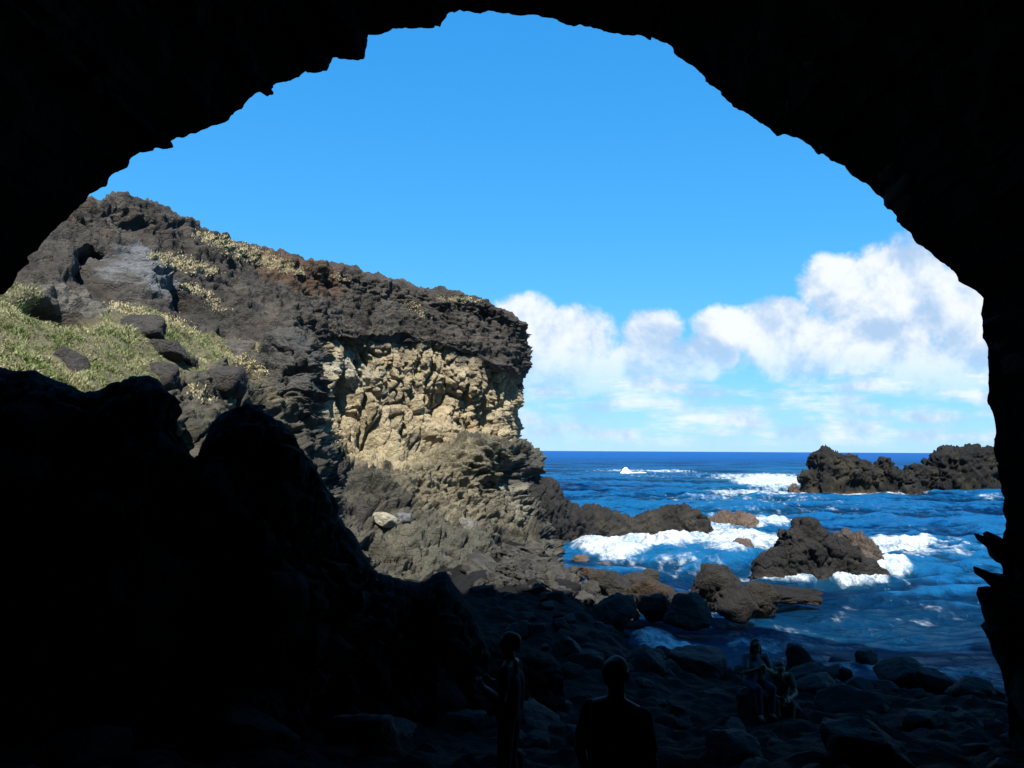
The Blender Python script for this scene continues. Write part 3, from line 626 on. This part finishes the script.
# project the sea to the ground pattern around the camera's foot: py grows as 1/d
iv = 1/np.maximum(sy, 1)
for px, py, hw, hh, s in FOAM:
    c = PS(px, py); hx = hw/F*c[1]; i0 = 1/c[1]; hi = hh/(F*6.0)
    cx = c[0]/c[1]
    r2 = ((sx/sy-cx)/(hw/F))**2+((iv-i0)/hi)**2
    foam = np.maximum(foam, s*np.exp(-.7*r2*r2)); shal = np.maximum(shal, min(s, .9)*.8*np.exp(-.45*r2))
fs = np.stack([sx/np.clip(sy*.028,.6,8), sy/np.clip(sy*.05,1.2,40), np.zeros(sx.size)], 1)
fn = .55*fbm(np.stack([sx*.9, sy*.45, z*0], 1), 4, 41)+.55*ridged(np.stack([sx*1.1, sy*.5, z*0+5], 1), 4, 42)-.2
fa = np.clip(foam*1.35-.46+.75*fn*np.clip(foam*3, 0, 1), 0, 1)
fa = np.maximum(fa, .55*sstep(.72, 1., ridged(np.stack([sx*.13+.1*fn, sy*.10, z*0+9], 1), 4, 43))*sstep(.0,.5,fn)*sstep(260,60,sy))
near = sstep(.2, 1., foam)*sstep(140, 60, sy)
z += near*((.24+.36*fbm(np.stack([sx*.8, sy*.8, z*0+2], 1), 4, 44))+.12*fbm(np.stack([sx*2.6, sy*2.6, z*0], 1), 3, 45))
c = PS(655, 549); cres = np.exp(-((sy-47-.02*(sx-7)**2)/2.2)**2)*sstep(2., 4.5, sx)*sstep(16, 12.5, sx); z += .40*cres
shal = np.clip(shal+.22*fbm(sp*np.array([.05,.03,0]), 3, 46), 0, 1)
sp[:,2] = SEA+.25+z
crest = np.clip(z0/.42, -1, 1)
def sea_mat():
    m, q, b, t = new_mat('sea_water')
    geo = q.n('ShaderNodeNewGeometry'); pos = geo.outputs['Position']
    fo = q.n('ShaderNodeAttribute', attribute_name='foam').outputs['Fac']; sh = q.n('ShaderNodeAttribute', attribute_name='shallow').outputs['Fac']
    mp = q.n('ShaderNodeMapping', i_Vector=pos, i_Scale=(1., .6, 1.))
    n1 = q.n('ShaderNodeTexNoise', i_Vector=mp.outputs[0], i_Scale=.9, i_Detail=7., i_Roughness=.62, i_Distortion=.5)
    n2 = q.n('ShaderNodeTexNoise', i_Vector=mp.outputs[0], i_Scale=.16, i_Detail=5., i_Roughness=.6)
    n3 = q.n('ShaderNodeTexNoise', i_Vector=mp.outputs[0], i_Scale=5., i_Detail=6., i_Roughness=.7)
    c = q.mix(q.smooth(n2.outputs[0], .35, .7), (.0007,.024,.130,1), (.0010,.036,.155,1))
    crs = q.n('ShaderNodeAttribute', attribute_name='crest').outputs['Fac']
    cf = q.smooth(q.m('ADD', crs, q.m('MULTIPLY', q.m('SUBTRACT', n1.outputs[0], .5), 2.8)), -.42, .62)
    c = q.mix(cf, q.mix(1., c, (.08,.10,.18,1), 'MULTIPLY'), q.mix(.38, c, (.010,.120,.215,1)))  # troughs darkened, crests lightened: light through the waves put into the colour
    c = q.mix(q.m('MULTIPLY', sh, .55), c, (.008,.105,.165,1))
    sp3 = q.n('ShaderNodeSeparateXYZ', i_0=pos)     # open ocean beyond the bay
    c = q.mix(q.m('MULTIPLY', q.smooth(sp3.outputs[1], 140., 900.), .85), c, (.0014,.050,.20,1))
    f = q.m('ADD', fo, q.m('MULTIPLY', q.m('SUBTRACT', n3.outputs[0], .5), q.m('MULTIPLY', q.m('MINIMUM', q.m('MULTIPLY', fo, 4.), 1.), .65)))
    f = q.smooth(f, .08, .72)
    fcol = q.mix(q.smooth(q.m('ADD', q.m('MULTIPLY', n3.outputs[0], .6), q.m('MULTIPLY', n1.outputs[0], .4)), .38, .60), (.20,.27,.33,1), (.44,.47,.49,1))  # blue-grey shading of the foam, put into its colour by noise
    c = q.mix(f, c, fcol)
    h = q.m('ADD', q.m('MULTIPLY', n1.outputs[0], .9), q.m('ADD', q.m('MULTIPLY', n2.outputs[0], 3.2), q.m('MULTIPLY', n3.outputs[0], .12)))
    bp = q.n('ShaderNodeBump', i_Strength=1., i_Distance=.8, i_Height=h)
    t.nodes.remove(b); df = q.n('ShaderNodeBsdfDiffuse', i_Color=c, i_Normal=bp.outputs[0]); gl = q.n('ShaderNodeBsdfGlossy', i_Color=(.52,.82,1,1), i_Roughness=.14, i_Normal=bp.outputs[0])
    fr = q.n('ShaderNodeFresnel', i_IOR=1.33, i_Normal=bp.outputs[0])     # a rough sea never reaches the mirror of a flat one
    fc = q.m('MULTIPLY', q.m('MINIMUM', q.m('MULTIPLY', fr.outputs[0], .60), .17), q.m('SUBTRACT', 1., f))
    ms = q.n('ShaderNodeMixShader', i_0=fc, i_1=df.outputs[0], i_2=gl.outputs[0]); t.links.new(ms.outputs[0], [n for n in t.nodes if n.type == 'OUTPUT_MATERIAL'][0].inputs[0])
    return m
tag(mesh_obj('sea', sp, grid_faces(len(dd), len(az))[:, ::-1], sea_mat(), attrs={'foam': fa, 'shallow': shal, 'crest': crest}), None, None, None, 'structure')
# a wave breaking over a hidden reef far out
fm = plain('wave_foam', (.82,.85,.88), .7, 3., .15)
o = crest_rock('breaking_wave', sk([(620.5,472.4),(622.5,471),(625,467.8),(627,468.8),(629,470.6),(632,472),(640,472.2),(646,472.8)], 210), SEA-.15, .8, 1.0, (.8,.82,.85), fm, .25, 120, 30, .6, 31, p2=.9)
tag(o, 'white breaking wave alone far out on the open sea', 'wave')

# ------------------------------------------------------------------ people
def capsule(a, b, ra, rb, seg=12):
    a, b = np.array(a, float), np.array(b, float); ax = b-a; L = np.linalg.norm(ax)
    ax = ax/L if L > 1e-6 else np.array([0,0,1.]); t = np.array([1.,0,0]) if abs(ax[0]) < .9 else np.array([0,1.,0])
    u = np.cross(ax, t); u /= np.linalg.norm(u); w = np.cross(ax, u); V_ = []; rings = []
    for s in np.linspace(-90, 90, 11):
        s = R(s); o_, r = (a, ra) if s < 0 else (b, rb)
        rings.append((o_+ax*r*math.sin(s), r*max(math.cos(s), .02)))
    for o_, r in rings:
        for k in range(seg):
            th = 2*math.pi*k/seg; V_.append(o_+r*(u*math.cos(th)+w*math.sin(th)))
    F_ = []
    for i in range(len(rings)-1):
        for k in range(seg): F_.append((i*seg+k, i*seg+(k+1) % seg, (i+1)*seg+(k+1) % seg, (i+1)*seg+k))
    return V_, F_, [tuple(range(seg))[::-1], tuple((len(rings)-1)*seg+k for k in range(seg))]
def fuse(name, caps, mat, parent, voxel=.012, squash=None):
    bm = bmesh.new()
    for cap in caps:
        V_, F_, E_ = capsule(*cap[:4]); vs = [bm.verts.new(v) for v in V_]
        for f in F_+E_: bm.faces.new([vs[i] for i in f])
    me = bpy.data.meshes.new(name); bmesh.ops.recalc_face_normals(bm, faces=bm.faces); bm.to_mesh(me); bm.free()
    o = bpy.data.objects.new(name, me); COL.objects.link(o)
    md = o.modifiers.new('r', 'REMESH'); md.mode = 'VOXEL'; md.voxel_size = voxel; md.use_smooth_shade = True
    sm = o.modifiers.new('s', 'SMOOTH'); sm.iterations = 3; sm.factor = .5
    dg = bpy.context.evaluated_depsgraph_get(); nm = bpy.data.meshes.new_from_object(o.evaluated_get(dg)); o.modifiers.clear()
    o.data = nm; nm.name = name; bpy.data.meshes.remove(me); nm.materials.clear(); nm.materials.append(mat)
    if parent: o.parent = parent
    return o
M_SKIN = plain('skin', (.26,.15,.10), .6); M_HAIR = plain('dark_hair', (.02,.014,.01), .6, 200.)
def hand(w, d, s, curl=.5):
    """palm and five bent fingers; w wrist, d direction of the hand, s thumb side"""
    w, d, s = (np.array(v, float) for v in (w, d, s)); d /= np.linalg.norm(d); s -= d*s.dot(d); s /= np.linalg.norm(s); n = np.cross(d, s)
    caps = [(w+s*k, w+d*.085+s*k*1.3, .015, .015) for k in (-.025,-.008,.008,.025)]
    for k, ln in zip((.033,.011,-.011,-.033), (.068,.078,.072,.055)):
        a = w+d*.085+s*k; b_ = a+(d*math.cos(curl*.5)+n*math.sin(curl*.5))*ln*.55; e = b_+(d*math.cos(curl*1.4)+n*math.sin(curl*1.4))*ln*.45
        caps += [(a, b_, .0095, .009), (b_, e, .009, .0075)]
    a = w+d*.02+s*.03; b_ = a+(d*.6+s*.7)*.045; caps += [(a, b_, .013, .011), (b_, b_+(d*.9+n*.3)*.032, .011, .009)]
    return caps
def head_caps(c, f):
    c, f = np.array(c, float), np.array(f, float); f /= np.linalg.norm(f); u = np.array([0,0,1.]); s = np.cross(f, u)
    caps = [(c-f*.02+u*.03, c+f*.02+u*.03, .076, .074), (c+f*.02-u*.03, c+f*.045-u*.065, .062, .040), (c+f*.088+u*.02, c+f*.105-u*.015, .009, .014), (c+f*.085-u*.047, c+f*.09-u*.05, .014, .012)]
    for k in (-1,1):
        caps += [(c+s*k*.078-u*.005, c+s*k*.082+u*.025-f*.01, .012, .016), (c+s*k*.032+f*.078+u*.035, c+s*k*.036+f*.075+u*.035, .013, .013)]
    return caps, s
def person(loc, rz, pose, shirt, trousers, label, hair='short', height=1.7, group=None):
    root = empty('person', loc); root.rotation_euler = (0,0,rz); k = height/1.7; root.scale = (k,k,k)
    tag(root, label, 'person', group)
    J = pose                       # faces -y locally
    f = np.array(J.get('face', (0,-1,0)), float)
    hc, s = head_caps(J['head'], f)
    body = hc+[(J['neck'], np.array(J['head'])-[0,0,.04], .058, .052)]
    body += [(J['chest']+np.array([x,0,0]), J['neck'], .11, .05) for x in (-.06,.06)]
    body += [(J['pelvis']+np.array([x,0,0]), J['chest']+np.array([x,0,0]), .11, .115) for x in (-.06,.06)]
    sh, tr, shoe = [], [], []
    for sd in (0,1):
        S, E, Wr = J['sh'][sd], J['el'][sd], J['wr'][sd]; Hh, K, An, To = J['hip'][sd], J['kn'][sd], J['an'][sd], J['toe'][sd]
        body += [(J['neck'], S, .05, .055), (S, E, .052, .040), (E, Wr, .040, .026), (Hh, K, .082, .055), (K, An, .056, .038), (An, To, .042, .03)]
        body += hand(Wr, np.array(Wr)-np.array(E) if J.get('hd') is None else J['hd'][sd], J['thumb'][sd], J.get('curl', .5))
        sh += [(J['neck']-np.array([0,0,.03]), S, .052, .062), (S, np.array(S)*.35+np.array(E)*.65, .066, .060)]
        tr += [(Hh, K, .096, .070), (K, np.array(K)*.1+np.array(An)*.9, .070, .056)]
        shoe.append([(np.array(An)-[0,-.03,.035], np.array(To)-[0,0,.0], .042, .038)])
    sh += [(J['pelvis']+np.array([x,0,.04]), J['chest']+np.array([x,0,0]), .125, .13) for x in (-.065,.065)]+[(J['chest'], J['neck']-np.array([0,0,.04]), .12, .075)]
    tr += [(J['pelvis']+np.array([-.07,0,0]), J['pelvis']+np.array([.07,0,0]), .118, .118)]
    fuse('body', body, M_SKIN, root, .010); fuse('shirt', sh, shirt, root, .016); fuse('trousers', tr, trousers, root, .016)
    for sset in shoe: fuse('shoe', sset, M_HAIR, root, .012)
    c = np.array(J['head'], float); hp = [(c-f*.035+[0,0,.045], c-f*.005+[0,0,.055], .081, .075), (c-f*.06, c-f*.05+[0,0,.04], .062, .078)]
    if hair == 'long': hp += [(c+s*k2*.068-f*.02+[0,0,.03], c+s*k2*.075-f*.03-[0,0,.16], .032, .035) for k2 in (-1,1)]+[(c-f*.07, c-f*.085-[0,0,.2], .06, .055)]
    fuse('hair', hp, M_HAIR, root, .012)
    return root
def V3(*a): return np.array(a, float)
stand = dict(head=V3(0,-.01,1.58), neck=V3(0,.01,1.43), chest=V3(0,0,1.22), pelvis=V3(0,0,.95), sh=[V3(-.175,0,1.355),V3(.175,0,1.355)], el=[V3(-.24,.03,1.10),V3(.24,.03,1.10)], wr=[V3(-.22,-.08,.86),V3(.22,-.08,.86)],
   hip=[V3(-.095,0,.92),V3(.095,0,.92)], kn=[V3(-.11,-.03,.50),V3(.12,-.01,.50)], an=[V3(-.12,.02,.09),V3(.14,.03,.09)], toe=[V3(-.14,-.13,.04),V3(.17,-.11,.04)], thumb=[V3(.3,-1,0),V3(-.3,-1,0)])
import copy
hold = copy.deepcopy(stand); hold['el'] = [V3(-.26,.02,1.13),V3(.26,.02,1.13)]; hold['wr'] = [V3(-.10,-.24,1.18),V3(.10,-.24,1.18)]; hold['thumb'] = [V3(0,0,1),V3(0,0,1)]
sit = dict(head=V3(0,-.04,1.12), neck=V3(0,0,.98), chest=V3(0,.02,.77), pelvis=V3(0,.06,.50), sh=[V3(-.18,.01,.94),V3(.18,.01,.94)], el=[V3(-.24,-.10,.70),V3(.24,-.10,.70)], wr=[V3(-.06,-.26,.80),V3(.06,-.26,.80)], thumb=[V3(.2,0,1),V3(-.2,0,1)],
   hip=[V3(-.10,.03,.49),V3(.10,.03,.49)], kn=[V3(-.13,-.36,.50),V3(.12,-.36,.50)], an=[V3(-.12,-.40,.09),V3(.11,-.34,.09)], toe=[V3(-.13,-.54,.04),V3(.12,-.48,.04)], curl=.9)
sit2 = copy.deepcopy(sit); sit2['head'] = V3(0,-.14,1.0); sit2['neck'] = V3(0,-.07,.90); sit2['chest'] = V3(0,0,.74); sit2['face'] = (0,-1,-.5); sit2['sh'] = [V3(-.18,-.04,.88),V3(.18,-.04,.88)]; sit2['el'] = [V3(-.22,-.24,.64),V3(.22,-.24,.64)]; sit2['wr'] = [V3(-.08,-.42,.60),V3(.08,-.42,.60)]
M_JEAN = plain('blue_denim', (.03,.042,.075), .9, 120.); M_GREY = plain('grey_cloth', (.14,.16,.19), .9, 120.); M_GREEN = plain('green_cloth', (.05,.075,.05), .9, 120.); M_BLK = plain('black_cloth', (.02,.02,.022), .9, 120.)
def seat_at(px, d, pose, seed, **kw):
    x = P(px, 640, d)[0]; gz_ = float(ground_z(x, d))
    zf = kw.pop('zf', gz_+.12)
    boulder('boulder', (x, d+.12, zf+.05), (.42,.36,.36), seed, M_DARK, kw.pop('seat'), rot=.3)
    return person((x, d, zf), kw.pop('rz', .15), pose, **kw)
seat_at(755, 14, sit, 501, zf=-4.42, seat='black boulder that the person in jeans with clasped hands sits on', shirt=M_GREY, trousers=M_JEAN, hair='long', label='person in blue jeans sitting on a boulder by the water, hands clasped at the chest')
seat_at(778, 14.2, sit2, 502, zf=-4.72, rz=-.1, seat='black boulder under the person in green bending forward', shirt=M_GREEN, trousers=M_GREEN, label='person in dark green sitting bent forward, right beside the one in jeans')
x0 = P(510, 640, 8)[0]
person((x0, 8, P(510,632,8)[2]-1.70), R(180+70), hold, M_BLK, M_BLK, 'person in dark clothes standing on the cave floor, seen from the side')
x1 = P(616, 660, 5.2)[0]
person((x1, 5.2, P(616,657,5.2)[2]-1.70), R(150), stand, M_BLK, M_BLK, 'person in dark clothes standing nearest the camera, facing the sea')
for x_, y_, zt, lab in ((x0, 8, P(510,632,8)[2]-1.70, 'flat dark rock under the feet of the person seen from the side'), (x1, 5.2, P(616,657,5.2)[2]-1.70, 'flat dark rock under the feet of the nearest standing person')):
    boulder('boulder', (x_, y_, zt-.22), (.5,.5,.235), int(520+x_*3), M_DARK, lab, k=30, rough=.01)

# the blue post at the left edge
pr = empty('post', tuple(P(2, 560, 10.5))); tag(pr, 'thin blue metal post with a small flat cap at the left edge of the cave', 'post')
M_BLUE = plain('blue_paint', (.03,.09,.30), .4, 20., .2, .5)
def box(name, c, s, mat, par):
    bm = bmesh.new(); bmesh.ops.create_cube(bm, size=1); bmesh.ops.scale(bm, vec=s, verts=bm.verts); bmesh.ops.bevel(bm, geom=bm.edges[:], offset=min(s)*.2, segments=2, affect='EDGES'); bmesh.ops.translate(bm, vec=c, verts=bm.verts)
    me = bpy.data.meshes.new(name); bm.to_mesh(me); bm.free(); me.materials.append(mat); o = bpy.data.objects.new(name, me); COL.objects.link(o); o.parent = par; return o
box('pole', (0,0,.2), (.055,.055,1.8), M_BLUE, pr); box('cap', (.02,0,1.12), (.19,.1,.025), M_BLUE, pr); box('foot_plate', (0,0,-.71), (.22,.22,.03), M_BLUE, pr)

# ------------------------------------------------------------------ light
SUN = np.array([.04,-.575,.815]); SUN /= np.linalg.norm(SUN)
ld = bpy.data.lights.new('sun', 'SUN'); ld.energy = 4.8; ld.angle = R(.53); ld.color = (1,.95,.87)
lo = bpy.data.objects.new('sun', ld); COL.objects.link(lo); lo.rotation_euler = Vector(-SUN).to_track_quat('-Z', 'Y').to_euler(); lo.location = (0,-20,60)
wd = bpy.data.worlds.new('World'); sc.world = wd; wd.use_nodes = True; t = wd.node_tree; t.nodes.clear(); q = NT(t)
out = q.n('ShaderNodeOutputWorld')
sky = q.n('ShaderNodeTexSky', sky_type='NISHITA', sun_disc=False, sun_elevation=math.asin(SUN[2]), sun_rotation=math.atan2(SUN[0], SUN[1]), altitude=10., air_density=1., dust_density=.1, ozone_density=2.)
sp_ = q.n('ShaderNodeSeparateColor', i_0=sky.outputs[0]); K = .09*2**EXPO
ch = [q.m('MULTIPLY', q.m('POWER', q.m('MULTIPLY', sp_.outputs[i], K), g), a/K) for i, (g, a) in enumerate(((1.10,.205),(.54,.555),(.35,.97)))]
skc = q.n('ShaderNodeCombineColor', i_0=ch[0], i_1=ch[1], i_2=ch[2]).outputs[0]
bg = q.n('ShaderNodeBackground', i_Color=skc, i_Strength=.09)
tc = q.n('ShaderNodeTexCoord'); sx_ = q.n('ShaderNodeSeparateXYZ', i_0=tc.outputs['Generated'])
yy = q.m('MAXIMUM', sx_.outputs[1], .05)
uu = q.m('DIVIDE', sx_.outputs[0], yy); vv_ = q.m('DIVIDE', sx_.outputs[2], yy)
uv = q.n('ShaderNodeCombineXYZ', i_0=uu, i_1=vv_).outputs[0]
nb = q.n('ShaderNodeTexNoise', i_Vector=uv, i_Scale=9., i_Detail=9., i_Roughness=.58, i_Distortion=.25).outputs[0]
nf = q.n('ShaderNodeTexNoise', i_Vector=uv, i_Scale=26., i_Detail=7., i_Roughness=.6).outputs[0]
# the towers of cumulus: (px, py, half width, half height)
CL = [(528,325,42,34),(578,340,52,40),(560,372,90,30),(650,336,36,30),(660,362,70,30),(715,350,40,22),(735,330,44,26),(775,315,40,22),(800,345,90,40),(850,290,52,42),(905,275,60,46),(960,310,60,60),(890,330,90,52),(945,360,80,40),(1010,300,60,60),(1090,330,90,70),(470,345,60,30),(380,360,80,30),(200,330,120,50),(95,215,30,12)]
dens = None
for px, py, a, b in CL:
    r_ = ray(px, py); u0, v0 = r_[0], r_[2]
    e = q.m('ADD', q.m('POWER', q.m('ABSOLUTE', q.m('MULTIPLY', q.m('SUBTRACT', uu, u0), F/a)), 2.), q.m('POWER', q.m('ABSOLUTE', q.m('MULTIPLY', q.m('SUBTRACT', vv_, v0), F/b)), 2.))
    e = q.m('SUBTRACT', 1., e); dens = e if dens is None else q.m('MAXIMUM', dens, e)
dens = q.m('MAXIMUM', dens, -1.5)
dn = q.m('ADD', q.m('MULTIPLY', dens, .85), q.m('ADD', q.m('MULTIPLY', q.m('SUBTRACT', nb, .48), 1.9), q.m('MULTIPLY', q.m('SUBTRACT', nf, .5), 1.0)))
base_f = q.smooth(vv_, .055, .15)
alpha = q.m('MULTIPLY', q.smooth(dn, -.10, .48), q.m('MULTIPLY', q.m('MULTIPLY_ADD', base_f, .58, .34), q.smooth(q.m('ADD', nf, q.m('MULTIPLY', dn, .25)), .12, .52)))
# low streaks under them
mp = q.n('ShaderNodeMapping', i_Vector=uv, i_Scale=(5., 24., 1.))
ns = q.n('ShaderNodeTexNoise', i_Vector=mp.outputs[0], i_Scale=1.6, i_Detail=7., i_Roughness=.6).outputs[0]
low = q.m('MULTIPLY', q.m('MULTIPLY', q.smooth(ns, .36, .64), .8), q.m('MULTIPLY', q.smooth(vv_, .0, .02), q.m('SUBTRACT', 1., q.smooth(vv_, .09, .16))))
hz = q.m('MULTIPLY', q.m('SUBTRACT', 1., q.smooth(vv_, .0, .2)), .06)
al = q.m('MAXIMUM', q.m('MAXIMUM', alpha, low), hz)
al = q.m('MULTIPLY', al, q.smooth(sx_.outputs[1], .1, .3))
nb2 = q.n('ShaderNodeTexNoise', i_Vector=q.n('ShaderNodeVectorMath', operation='ADD', i_0=uv, i_1=(.012,.03,0)).outputs[0], i_Scale=9., i_Detail=9., i_Roughness=.58, i_Distortion=.25).outputs[0]
relief = q.m('SUBTRACT', nb, nb2)      # lit from above: billows bright on top, greyer beneath
shade = q.smooth(q.m('ADD', q.m('MULTIPLY', relief, 2.6), q.m('MULTIPLY', q.m('SUBTRACT', nf, .5), .9)), -.45, .35)
ccol = q.mix(shade, (.46,.62,.84,1), (.96,.98,1.0,1))
bgc = q.n('ShaderNodeBackground', i_Color=ccol, i_Strength=1.06/2**EXPO)
mx = q.n('ShaderNodeMixShader', i_0=al, i_1=bg.outputs[0], i_2=bgc.outputs[0]); t.links.new(mx.outputs[0], out.inputs[0])

vs = sc.view_settings; vs.view_transform = 'Standard'; vs.look = 'None'; vs.gamma = 1; vs.use_curve_mapping = False; vs.exposure = EXPO
sc.display_settings.display_device = 'sRGB'
cy = sc.cycles; cy.max_bounces = 5; cy.diffuse_bounces = 2; cy.glossy_bounces = 2; cy.transmission_bounces = 1; cy.sample_clamp_indirect = 4
